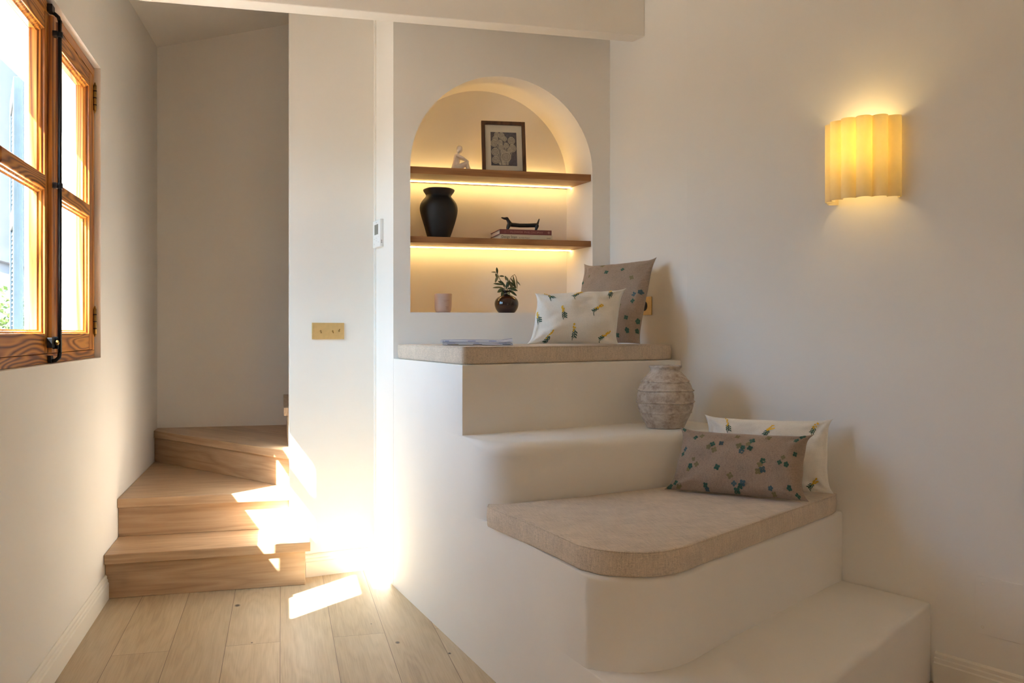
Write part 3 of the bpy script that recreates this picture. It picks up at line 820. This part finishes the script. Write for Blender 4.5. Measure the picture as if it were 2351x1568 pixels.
b = MB(); b.lathe([(.001, .0), (.034, .0), (.038, .002), (.048, .014), (.0545, .030), (.056, .044), (.053, .058), (.043, .071), (.028, .079), (.018, .083), (.0155, .088), (.0165, .093), (.022, .099), (.024, .102), (.022, .1035), (.018, .098), (.013, .09)], 64)
b.build('vase_body', M_glaze, t, sub=1)
def leafm(b, base, d, L, W, mi, roll=0., droop=.15):
    d = Vector(d).normalized(); up = Vector((0, -1, 0)); s_ = d.cross(up)
    if s_.length < .1: s_ = d.cross(Vector((1, 0, 0)))
    s_.normalize(); s_.rotate(Matrix.Rotation(roll, 3, d)); nn = s_.cross(d)
    v = []; n = 6
    for i in range(n+1):
        t_ = i/n; c = Vector(base) + d*L*t_ + Vector((0, 0, -droop*L*t_*t_)); w = W*math.sin(math.pi*min(1, t_*.93+.05))**.8
        if i == n: w = .0002
        v += [tuple(c - s_*w/2), tuple(c + nn*w*.12), tuple(c + s_*w/2)]
    f = []
    for i in range(n): f += [(3*i, 3*i+1, 3*i+4, 3*i+3), (3*i+1, 3*i+2, 3*i+5, 3*i+4)]
    b.add(v, f, mi, True)
sprigs = [[(0, 0, .09), (-.012, 0, .120), (-.030, -.002, .150), (-.044, -.004, .178), (-.050, -.004, .196)],
          [(0, 0, .09), (.010, .002, .122), (.012, 0, .145), (.024, 0, .168), (.038, 0, .177), (.046, .002, .165), (.050, .002, .148), (.056, .0, .132)],
          [(0, 0, .09), (-.018, -.004, .108), (-.040, -.006, .117)], [(0, 0, .09), (.016, -.004, .112), (.034, -.006, .118)], [(0, 0, .09), (.004, .01, .125), (.0, .01, .150)]]
b = MB()
for s_ in sprigs: b.tube(s_, [.0014]*(len(s_)-1)+[.0006], 6)
b.build('sprig_stem', M_stem, t)
rl = random.Random(5)
leaves = [  # base, direction, length, width, pale
 ((-.044,-.004,.178),(-.1,0,1),.036,.011,0),((-.048,-.004,.185),(-.9,0,.15),.026,.006,1),((-.040,-.004,.172),(-.45,0,-.9),.034,.012,1),((-.036,-.004,.168),(.9,0,.1),.026,.008,0),
 ((-.046,-.004,.160),(-.25,0,.95),.026,.011,1),((-.030,-.002,.150),(.5,0,-.8),.022,.008,0),((-.020,0,.135),(-.75,-.1,.5),.026,.010,0),((-.016,0,.128),(-.95,-.1,.25),.050,.009,0),
 ((-.018,0,.116),(-.95,-.2,.1),.052,.010,1),((-.012,0,.112),(-.8,-.3,-.3),.040,.016,0),((-.008,0,.108),(-.5,-.3,-.6),.036,.014,0),((-.004,-.003,.11),(.2,-.3,.9),.040,.013,0),
 ((.002,0,.118),(.35,-.2,.9),.034,.011,0),((.010,0,.140),(-.35,0,.9),.034,.009,1),((.012,0,.145),(.75,0,-.5),.040,.010,0),((.012,0,.142),(.5,-.2,-.85),.038,.012,1),
 ((.020,0,.160),(.55,0,-.8),.050,.012,0),((.030,0,.172),(.25,0,-1),.060,.009,0),((.046,0,.165),(.1,0,-1),.050,.006,1),((.052,.0,.145),(.5,0,-.6),.022,.004,0),
 ((.012,-.002,.112),(.9,-.2,-.1),.040,.013,0),((.010,-.003,.106),(.7,-.3,-.45),.044,.014,0),((.0,-.006,.104),(.1,-.5,-.4),.030,.014,1),((.004,0,.110),(.9,-.1,.3),.044,.011,0),
 ((-.006,0,.120),(-.6,0,.8),.034,.011,0),((.0,.01,.150),(-.1,.1,.9),.026,.009,1),((.002,.01,.135),(.6,0,.6),.026,.009,0),((-.01,.005,.125),(-.3,.3,.8),.03,.01,0)]
for (bs_, d, L, W, pl) in leaves:
    b = MB(); leafm(b, bs_, d, L, W, 0, rl.uniform(-.6, .6)); b.build('leaf', M_leaf2 if pl else M_leaf, t)

# ---- magazines
def mag(label, loc, rz, w, d, h, cover, curl=False):
    t = thing('magazine', label, 'magazine', loc, rz)
    b = MB(); n = 14
    v = []; 
    for i in range(n+1):
        x = w*i/n
        z = .0008*math.sin(x*20)
        for (y, zz) in ((0, 0), (d, 0), (d, h), (0, h)):
            lift = 0
            if curl: lift = .006*max(0, (x-w*.86)/(w*.14))**.6 * (1 if zz > 0 else .15)
            v.append((x, y, zz + z + lift + .001))
    f = [(4*i+k, 4*i+(k+1) % 4, 4*i+4+(k+1) % 4, 4*i+4+k) for i in range(n) for k in range(4)] + [(3, 2, 1, 0), (4*n, 4*n+1, 4*n+2, 4*n+3)]
    b.add(v, f, 0, False)
    b.build('pages', M_mag, t)
    b = MB(); b.add([(x, y, z + (h if k else -.0001) + .001 + .0008*math.sin(x*20)+(.006*max(0, (x-w*.86)/(w*.14))**.6*(1 if k else .15) if curl else 0)) for k in (0, 1) for x, y, z in
              [(w*i/n, yy_, (.0003 if k else -.0003)) for i in range(n+1) for yy_ in (-.0005, d+.0005)]],
              [(s0+2*i, s0+2*i+2, s0+2*i+3, s0+2*i+1) for s0 in (0, 2*(n+1)) for i in range(n)])
    b.build('cover', cover, t, recalc=False)
    return t
mz = 1.0535
mg = mag('lowest magazine of the thin stack on the top seat cushion', (.595, 3.352, mz), R(-12.5), .268, .20, .0045, M_magd)
b = MB()
for x0, x1 in ((.018, .06), (.115, .15), (.228, .258)): MB().box((x0, -.0009, .0022), (x1, -.0002, .0038)).build('spine_print', M_ink, mg)
mg = mag('middle magazine of the thin stack on the top seat cushion', (.594, 3.357, mz+.0055), R(-12.), .262, .20, .0035, M_magd)
b = MB()
for x0, x1 in ((.018, .05), (.12, .14), (.215, .245)): MB().box((x0, -.0009, .0018), (x1, -.0002, .0030)).build('spine_print', M_magb, mg)
mg = mag('topmost magazine of the stack, pages curling at its right end', (.588, 3.366, mz+.0102), R(-13.5), .276, .19, .007, M_magb, True)
b = MB()
for x0, x1 in ((.010, .013), (.018, .034), (.105, .135), (.185, .215)): MB().box((x0, -.0009, .0036), (x1, -.0002, .0058)).build('spine_print', M_magb, mg)

# ================================================================== CUSHION PILLOWS
def bil(c, u, v):
    u = (u+1)/2; v = (v+1)/2
    return c[0]*(1-u)*(1-v) + c[1]*u*(1-v) + c[2]*u*v + c[3]*(1-u)*v
def pillow(name, label, corners, T, motifs, mat, pinch=.07, seed=0, msize=.011, sag=0.):
    c = [Vector(p) for p in corners]
    org = (c[0]+c[1])/2; c = [p-org for p in c]
    ex = (c[1]-c[0]); ey = (c[3]-c[0]); W = ex.length; H_ = ey.length
    nrm = ex.cross(ey).normalized()
    def S(u, v, side_):
        ku = pinch*(1-abs(v)**5); kv = pinch*1.15*(1-abs(u)**5.5)
        if v < 0: kv *= .25
        uu = u*(1-ku*abs(u)**3); vv = v*(1-kv*abs(v)**3)
        ed = .010*noise.noise(Vector((u*3+seed*5, v*3, 2.2)))
        uu += ed*abs(u)**4; vv += (.02*noise.noise(Vector((u*2.5+seed*4, seed, 5.1))))*(abs(v)**4 if v > 0 else 0)
        p = bil(c, uu, vv)
        g = max(0., (1-abs(u)**2.4)*(1-abs(v)**2.4))
        t = T*g**.62
        q = Vector((u*2.2+seed*3.1, v*1.7+seed, side_*1.3))
        wr = .009*noise.noise(q*1.3) + .004*noise.noise(q*3.1) + .0015*noise.noise(q*7)
        # creases running from the corners
        for cu, cv in ((1, 1), (-1, 1), (1, -1), (-1, -1)):
            dx, dy = u-cu, v-cv; r = math.hypot(dx, dy*H_/W)
            ang = math.atan2(dy, dx)
            wr += .0058*math.exp(-(r/.5)**2)*math.sin(ang*8+seed+cu)*min(1, r*5)
        t += wr*min(1, g*5)
        p = p + nrm*(t if side_ > 0 else -t*.65)
        p = p + Vector((0, 0, -sag*g*0))
        return p
    nu, nv = 56, 40
    b = MB(); us = [math.sin(math.pi/2*(2*i/nu-1)) for i in range(nu+1)]; vs_ = [math.sin(math.pi/2*(2*j/nv-1)) for j in range(nv+1)]
    for side_ in (1, -1):
        v = [tuple(S(u, w, side_)) for w in vs_ for u in us]
        f = [(j*(nu+1)+i, j*(nu+1)+i+1, (j+1)*(nu+1)+i+1, (j+1)*(nu+1)+i) if side_ > 0 else
             (j*(nu+1)+i, (j+1)*(nu+1)+i, (j+1)*(nu+1)+i+1, j*(nu+1)+i+1) for j in range(nv) for i in range(nu)]
        b.add(v, f, 0, True)
    def on(u, v, lift):
        u = max(-.985, min(.985, u)); v = max(-.985, min(.985, v)); e_ = .01
        p = S(u, v, 1); a_ = S(min(u+e_, .999), v, 1)-S(u-e_, v, 1); d_ = S(u, min(v+e_, .999), 1)-S(u, v-e_, 1)
        n_ = a_.cross(d_).normalized(); return p+n_*lift
    rm = random.Random(seed)
    def blob(u, v, dx, dy, rx, ry, rot, mi, lift):
        n = 9; pts = []
        for k in range(n):
            a_ = 2*math.pi*k/n; x = rx*math.cos(a_); y = ry*math.sin(a_)
            X = dx+x*math.cos(rot)-y*math.sin(rot); Y = dy+x*math.sin(rot)+y*math.cos(rot)
            pts.append(tuple(on(u+2*X/W, v+2*Y/H_, lift)))
        b.add(pts, [tuple(range(n))], mi, False)
    for (u, v, k) in motifs:
        if k <= 2:
            r = msize*rm.uniform(.8, 1.12); a0 = rm.uniform(0, 1.5); npet = rm.choice([4, 4, 5])
            for q in range(npet):
                a_ = a0+2*math.pi*q/npet
                blob(u, v, r*.55*math.cos(a_), r*.55*math.sin(a_), r*.5, r*.44, a_, 1+k, .0005+.0001*(q % 2)+.0002*(k != 1))
        else:
            a0 = {3: 1.9, 4: 1.2, 5: .75}[k] + rm.uniform(-.3, .3); s_ = msize*1.9
            for q in range(9):     # green frond
                t_ = q/8; a_ = a0+.9; x = -s_*.8*t_*math.cos(a0)+s_*.2; y = -s_*.9*t_*math.sin(a0)
                blob(u, v, x+(q % 3-1)*s_*.28, y, s_*.27, s_*.085, a0+(q % 3-1)*.8, 1, .0011)
            blob(u, v, -s_*.4*math.cos(a0), -s_*.9, s_*.5, s_*.06, math.pi/2+.3, 1, .0012)
            for q in range(9):     # yellow blossom
                t_ = q/8; x = s_*1.25*t_*math.cos(a0); y = s_*1.25*t_*math.sin(a0)
                blob(u, v, x+rm.uniform(-1, 1)*s_*.16, y+rm.uniform(-1, 1)*s_*.16, s_*.15, s_*.12, rm.uniform(0, 3), 4, .0014)
            if k == 5:
                for q in range(5): blob(u, v, s_*(.3+.2*q), s_*(.1+.08*q)+rm.uniform(-1, 1)*s_*.08, s_*.16, s_*.12, 0, 4, .0014)
    o = b.build(name, [mat, M_green, M_olive, M_blue, M_yellow], None, loc=org, recalc=False)
    # weld the two sides
    bm = bmesh.new(); bm.from_mesh(o.data); bmesh.ops.remove_doubles(bm, verts=bm.verts, dist=.00002); bm.to_mesh(o.data); bm.free()
    tag(o, label, 'pillow'); return o
low_brown = [(-0.92, 0.92, 0), (-0.68, 0.63, 0), (-0.36, 0.4, 0), (-0.24, 0.45, 2), (-0.32, 0.22, 1), (-0.41, 0.3, 1), (0.19, 0.6, 0), (0.15, 0.47, 1), (0.03, 0.39, 1), (0.09, 0.33, 0), (0.19, 0.33, 0), (0.08, 0.22, 2), (0.88, 0.9, 0), (0.82, 0.74, 0), (0.84, 0.29, 0), (-0.85, 0.26, 2), (-0.88, 0.1, 0), (-0.63, -0.08, 1), (-0.66, -0.29, 0), (-0.56, -0.23, 1), (-0.68, -0.39, 1), (-0.23, -0.3, 0), (0.39, -0.02, 0), (0.36, -0.13, 1), (0.4, -0.27, 2), (0.34, -0.33, 1), (0.63, -0.02, 0), (0.73, -0.06, 0), (0.67, 0.14, 1), (-0.04, -0.51, 1), (-0.87, -0.8, 0), (-0.94, -0.93, 0), (-0.79, -0.9, 1), (-0.38, -0.83, 0), (-0.36, -0.95, 2), (0.02, -0.72, 2), (0.11, -0.78, 0), (0.06, -0.91, 0), (0.14, -0.69, 2), (0.52, -0.77, 2), (0.56, -0.92, 1), (0.79, -0.71, 0), (0.89, -0.89, 0), (0.4, 0.78, 1), (-0.58, 0.7, 1), (-0.04, 0.75, 1)]
up_brown = [(-0.85, 0.41, 0), (-0.65, 0.57, 1), (-0.09, 0.58, 0), (0.31, 0.65, 0), (0.61, 0.42, 1), (0.76, 0.03, 2), (0.77, -0.13, 0), (0.39, -0.33, 0), (0.45, -0.24, 1), (0.67, -0.51, 0), (0.38, -0.63, 0), (0.71, -0.77, 0), (0.45, -0.88, 0), (0.95, -0.54, 0), (-0.34, 0.88, 1), (0.34, -0.41, 0), (0.91, 0.1, 2), (0.95, -0.75, 0)]
up_white = [(-0.72, 0.78, 3), (-0.15, 0.72, 5), (0.61, 0.77, 4), (-0.39, -0.01, 3), (0.31, 0.1, 5), (-0.62, -0.83, 4), (-0.09, -0.66, 3), (0.59, -0.79, 5), (-0.94, -0.04, 3)]
low_white = [(-0.61, 0.71, 3), (0.02, 0.58, 5), (0.72, 0.71, 4), (0.7, -0.79, 5), (-0.37, -0.12, 3), (-0.71, -0.73, 4)]
pillow('throw_pillow', 'large square brown linen pillow with clover print leaning in the corner by the niche',
       [(1.185, 3.60, 1.054), (1.371, 3.281, 1.056), (1.516, 3.45, 1.416), (1.300, 3.75, 1.405)], .060, up_brown, M_pil_b, .085, 1, .0115)
pillow('throw_pillow', 'white oblong pillow with yellow flower embroidery on the top seat cushion',
       [(.912, 3.297, 1.0555), (1.281, 3.284, 1.0545), (1.333, 3.332, 1.279), (.963, 3.366, 1.257)], .066, up_white, M_pil_w, .095, 2, .012)
pillow('throw_pillow', 'white embroidered pillow leaning on the right wall behind the brown oblong pillow',
       [(1.428, 2.892, .558), (1.785, 2.612, .563), (1.813, 2.655, .811), (1.472, 2.930, .807)], .040, low_white, M_pil_w, .095, 3, .012)
pillow('throw_pillow', 'brown oblong linen pillow with clover print at the front of the wide seat cushion',
       [(1.284, 2.860, .558), (1.630, 2.518, .561), (1.695, 2.588, .768), (1.361, 2.902, .768)], .056, low_brown, M_pil_b, .11, 4, .0105)

# ================================================================== CLAY JAR
def jar_fn(a, z, i):
    r = .0012*noise.noise(Vector((math.cos(a)*6, math.sin(a)*6, z*40))) + .0018*noise.noise(Vector((math.cos(a)*2, math.sin(a)*2, z*12)))
    for zb, am in ((.060, .5), (.098, 1.), (.143, 1.), (.176, .8)):
        zb += .0015*math.sin(a*3+zb*90)
        g = math.exp(-((z-zb)/.0028)**2)
        r += am*(g*(.0040 + .0016*math.sin(a*56+zb*50)) - .0018*math.exp(-((z-zb+.0058)/.002)**2))
    return r
b = MB(); prof = [(.001, .002)]
raw = [(.0, .068), (.004, .071), (.02, .079), (.04, .089), (.06, .0975), (.08, .103), (.10, .1055), (.12, .106), (.14, .103), (.16, .096), (.18, .085), (.195, .074), (.207, .062), (.214, .056), (.219, .0545), (.224, .056), (.228, .060), (.232, .0605), (.235, .058), (.235, .052), (.228, .047), (.21, .046), (.19, .06)]
def rad_at(z):
    for (z0, r0), (z1, r1) in zip(raw, raw[1:]):
        if z0 <= z <= z1:
            t_ = (z-z0)/(z1-z0); return r0+(r1-r0)*t_
zz = [0.0005+.21*i/150 for i in range(151)]
prof = [(.001, .0005)] + [(rad_at(z), z) for z in zz] + [(r, z) for z, r in raw[13:]]
b.lathe(prof, 128, fn=jar_fn, cap=False)
def jar_mat():
    m, nt, p = newmat('weathered_clay')
    v = mapping(nt, (1, 1, 1)); n1 = noise_n(nt, v, 14, 8, .7); n2 = noise_n(nt, mapping(nt, (1, 1, 1.3)), 42, 7, .72); n3 = noise_n(nt, v, 220, 4, .7)
    f = math_n(nt, 'ADD', math_n(nt, 'MULTIPLY', n1, .45), math_n(nt, 'MULTIPLY', n2, .55))
    c = ramp(nt, f, [(.34, (.24, .17, .12)), (.44, (.42, .34, .27)), (.54, (.56, .49, .41)), (.66, (.68, .63, .56))])
    nt.links.new(c, p.inputs['Base Color']); p.inputs['Roughness'].default_value = .95
    p.inputs['Specular IOR Level'].default_value = .15
    bump(nt, p, math_n(nt, 'ADD', f, math_n(nt, 'MULTIPLY', n3, .3)), .9, .004); return m
o = b.build('clay_jar', jar_mat(), None, loc=(1.405, 3.118, .7425)); tag(o, 'weathered round clay jar with ribbed bands on the plaster ledge', 'jar')

# ================================================================== WALL LAMP
LC = Vector((1.9063, 2.6035)); wdir = Vector((.375, -.927)).normalized(); wn_ = Vector((-.927, -.375)).normalized()
lamp = thing('wall_lamp', 'lit fluted half round wall lamp glowing yellow on the right wall', 'lamp', (LC.x, LC.y, 1.675))
Ml = Matrix(((wdir.x, wn_.x, 0, 0), (wdir.y, wn_.y, 0, 0), (0, 0, 1, 0), (0, 0, 0, 1)))   # local x along wall, y out of wall
b = MB(); NL = 7; RL = .113; pts_o = []; 
for k in range(NL):
    for i in range(9):
        if k and i == 0: continue
        t_ = i/8; a_ = math.pi*(k+t_)/NL
        r_ = RL + .023*math.sin(math.pi*t_)**.7
        pts_o.append((-r_*math.cos(a_), max(.0015, r_*math.sin(a_)*.98)))
th = .005; n = len(pts_o)
pin = []
for i, p in enumerate(pts_o):
    L = math.hypot(*p); pin.append((p[0]*(L-th)/L, max(.0015, p[1]*(L-th)/L)))
zl, zh = -.134, .128
v = [(x, y, z) for z in (zl, zh) for x, y in pts_o] + [(x, y, z) for z in (zl, zh) for x, y in pin]
f = []
for i in range(n-1):
    f += [(i, i+1, n+i+1, n+i), (2*n+i, 3*n+i, 3*n+i+1, 2*n+i+1), (i, 2*n+i, 2*n+i+1, i+1), (n+i, n+i+1, 3*n+i+1, 3*n+i)]
f += [(0, n, 3*n, 2*n), (n-1, 3*n-1, 4*n-1, 2*n-1)]
b.add(v, f, 0, False, Ml)
o = b.build('lamp_shade', M_shade, lamp)
for p in o.data.polygons: p.use_smooth = abs(p.normal.z) < .5
md = o.modifiers.new('es', 'EDGE_SPLIT'); md.split_angle = R(30)
b = MB(); b.box((-.04, .0008, -.05), (.04, .016, .05), M=Ml); b.build('wall_bracket', M_white_pl, lamp, .002)
b = MB(); b.lathe([(.001, -.032), (.012, -.030), (.02, -.018), (.023, 0), (.02, .016), (.012, .030), (.012, .045), (.001, .046)], 20, M=Ml @ Matrix.Translation((0, .055, 0)), cap=False)
b.build('bulb', emis('bulb_glow', (1, .78, .34), 16), lamp)
ld = bpy.data.lights.new('lamp_light', 'POINT'); ld.energy = .5; ld.color = (1, .77, .33); ld.shadow_soft_size = .026
lo = bpy.data.objects.new('lamp_light', ld); col.objects.link(lo); lo.parent = lamp; lo.location = (Ml @ Vector((0, .055, .0)))[:]
lo.location.z = .075
# ================================================================== SMALL FITTINGS
# brass switch plate on the middle wall
ang = math.atan2(.09, .383)
def on_mid(x): return 4.115 + (x-.037)*.09/.383
sw = thing('light_switch', 'brushed brass switch plate with three tiny toggles on the white pillar', 'switch', (.2075, on_mid(.2075), 1.108), ang)
b = MB(); b.box((-.075, -.0052, -.0375), (.075, -.0004, .0375)); b.build('plate', M_brass, sw, .0015)
for x, dn in ((-.036, -1), (.020, -1), (.050, 1)):
    b = MB(); b.lathe([(.0032, 0), (.0036, .002), (.0024, .003), (.001, .0031)], 14, M=Matrix.Translation((x, -.0052, 0)) @ Matrix.Rotation(R(90), 4, 'X'))
    b.tube([(x, -.006, 0), (x, -.014, .006*dn), (x, -.017, .008*dn)], [.0016, .0022, .0026], 8)
    b.build('toggle', M_brass_old, sw)
# thermostat on the side strip
sa = math.atan2(-.3183, .053)      # direction from rear to front along the strip
th_ = thing('thermostat', 'white wall thermostat with grey display on the narrow wall by the niche', 'thermostat', (.4395, 4.0975, 1.551), 0)
dv = Vector((.053, -.317)).normalized(); nv_ = Vector((-dv.y, dv.x)) * -1
Mt = Matrix(((dv.x, nv_.x, 0, 0), (dv.y, nv_.y, 0, 0), (0, 0, 1, 0), (0, 0, 0, 1)))
b = MB(); b.box((-.060, .0005, -.062), (.060, .019, .062), M=Mt); b.build('case', M_white_pl, th_, .003)
b = MB(); b.box((-.0602, .006, -.0622), (.0602, .0068, .0622), M=Mt); b.build('seam', M_grey, th_)
b = MB(); b.box((-.030, .0188, -.004), (.030, .0197, .042), M=Mt); b.build('display', M_lcd, th_)
for i in range(3):
    b = MB(); b.box((.0595, .0085, -.046+i*.005), (.0603, .014, -.0435+i*.005), M=Mt); b.build('vent_slot', M_dark, th_)
for (x, z) in ((-.035, -.022), (0, -.020), (.035, -.016), (-.035, -.045), (0, -.032), (.035, -.040)):
    b = MB(); b.box((x-.010, .0188, z-.005), (x+.010, .0194, z+.005), M=Mt); k_ = b.build('button', M_white_pl, th_)
    b = MB(); b.box((x-.004, .0194, z-.0008), (x+.004, .0196, z+.0008), M=Mt); b.build('symbol', M_grey, k_)
b = MB(); b.box((-.010, .0188, .049), (.010, .0193, .0515), M=Mt); b.build('brand_mark', M_grey, th_)
# brass socket plate behind the big pillow, on the short facet
fd = Vector((W0[0]-W1[0], W0[1]-W1[1])).normalized(); fn_ = Vector((-fd.y, fd.x))
if fn_.x > 0: fn_ = -fn_
so = thing('socket_plate', 'brass wall socket plate half hidden behind the large brown pillow', 'socket', (1.5385, 3.6235, 1.2165))
Ms = Matrix(((fd.x, fn_.x, 0, 0), (fd.y, fn_.y, 0, 0), (0, 0, 1, 0), (0, 0, 0, 1)))
b = MB(); b.box((-.049, .0006, -.040), (.049, .006, .040), M=Ms); b.build('plate', M_brass, so, .0015)
b = MB(); b.lathe([(.001, .0), (.020, .0), (.0215, .0008), (.0215, .0)], 24, M=Ms @ Matrix.Translation((0, .0062, 0)) @ Matrix.Rotation(R(-90), 4, 'X'), cap=False); b.build('socket', M_dark, so)
# painted access panel low on the long wall
ap = thing('access_panel', 'painted rectangular access panel set low in the right wall', 'panel', (2.041, 2.2705, .279))
wd2 = Vector((.4044, -1)).normalized(); wn2 = Vector((-1, -.4044)).normalized()
ap.location = (rwall(2.2705), 2.2705, .279)
Mp = Matrix(((wd2.x, wn2.x, 0, 0), (wd2.y, wn2.y, 0, 0), (0, 0, 1, 0), (0, 0, 0, 1)))
b = MB(); W_, H_, rc = .30, .087, .012; pts = []
for cx_, cz_, a0 in ((W_-rc, H_-rc, 0), (rc, H_-rc, 90), (rc, -H_+rc, 180), (W_-rc, -H_+rc, 270)):
    pts += [(cx_+rc*math.cos(R(a0+i*15)), cz_+rc*math.sin(R(a0+i*15))) for i in range(7)]
n = len(pts)
v = [(x, .0005, z) for x, z in pts] + [(x, .0035, z) for x, z in pts]
b.add(v, [tuple(range(n)), tuple(range(n, 2*n))] + [(i, (i+1) % n, n+(i+1) % n, n+i) for i in range(n)], M=Mp)
b.build('plate', M_wall, ap, .001)
for x, z in ((.022, .065), (.022, -.065), (W_-.022, .065), (W_-.022, -.065)):
    b = MB(); b.lathe([(.004, 0), (.0045, .0006), (.003, .001), (.0005, .0007)], 12, M=Mp @ Matrix.Translation((x, .0035, z)) @ Matrix.Rotation(R(-90), 4, 'X'))
    b.build('screw', M_paint, ap)
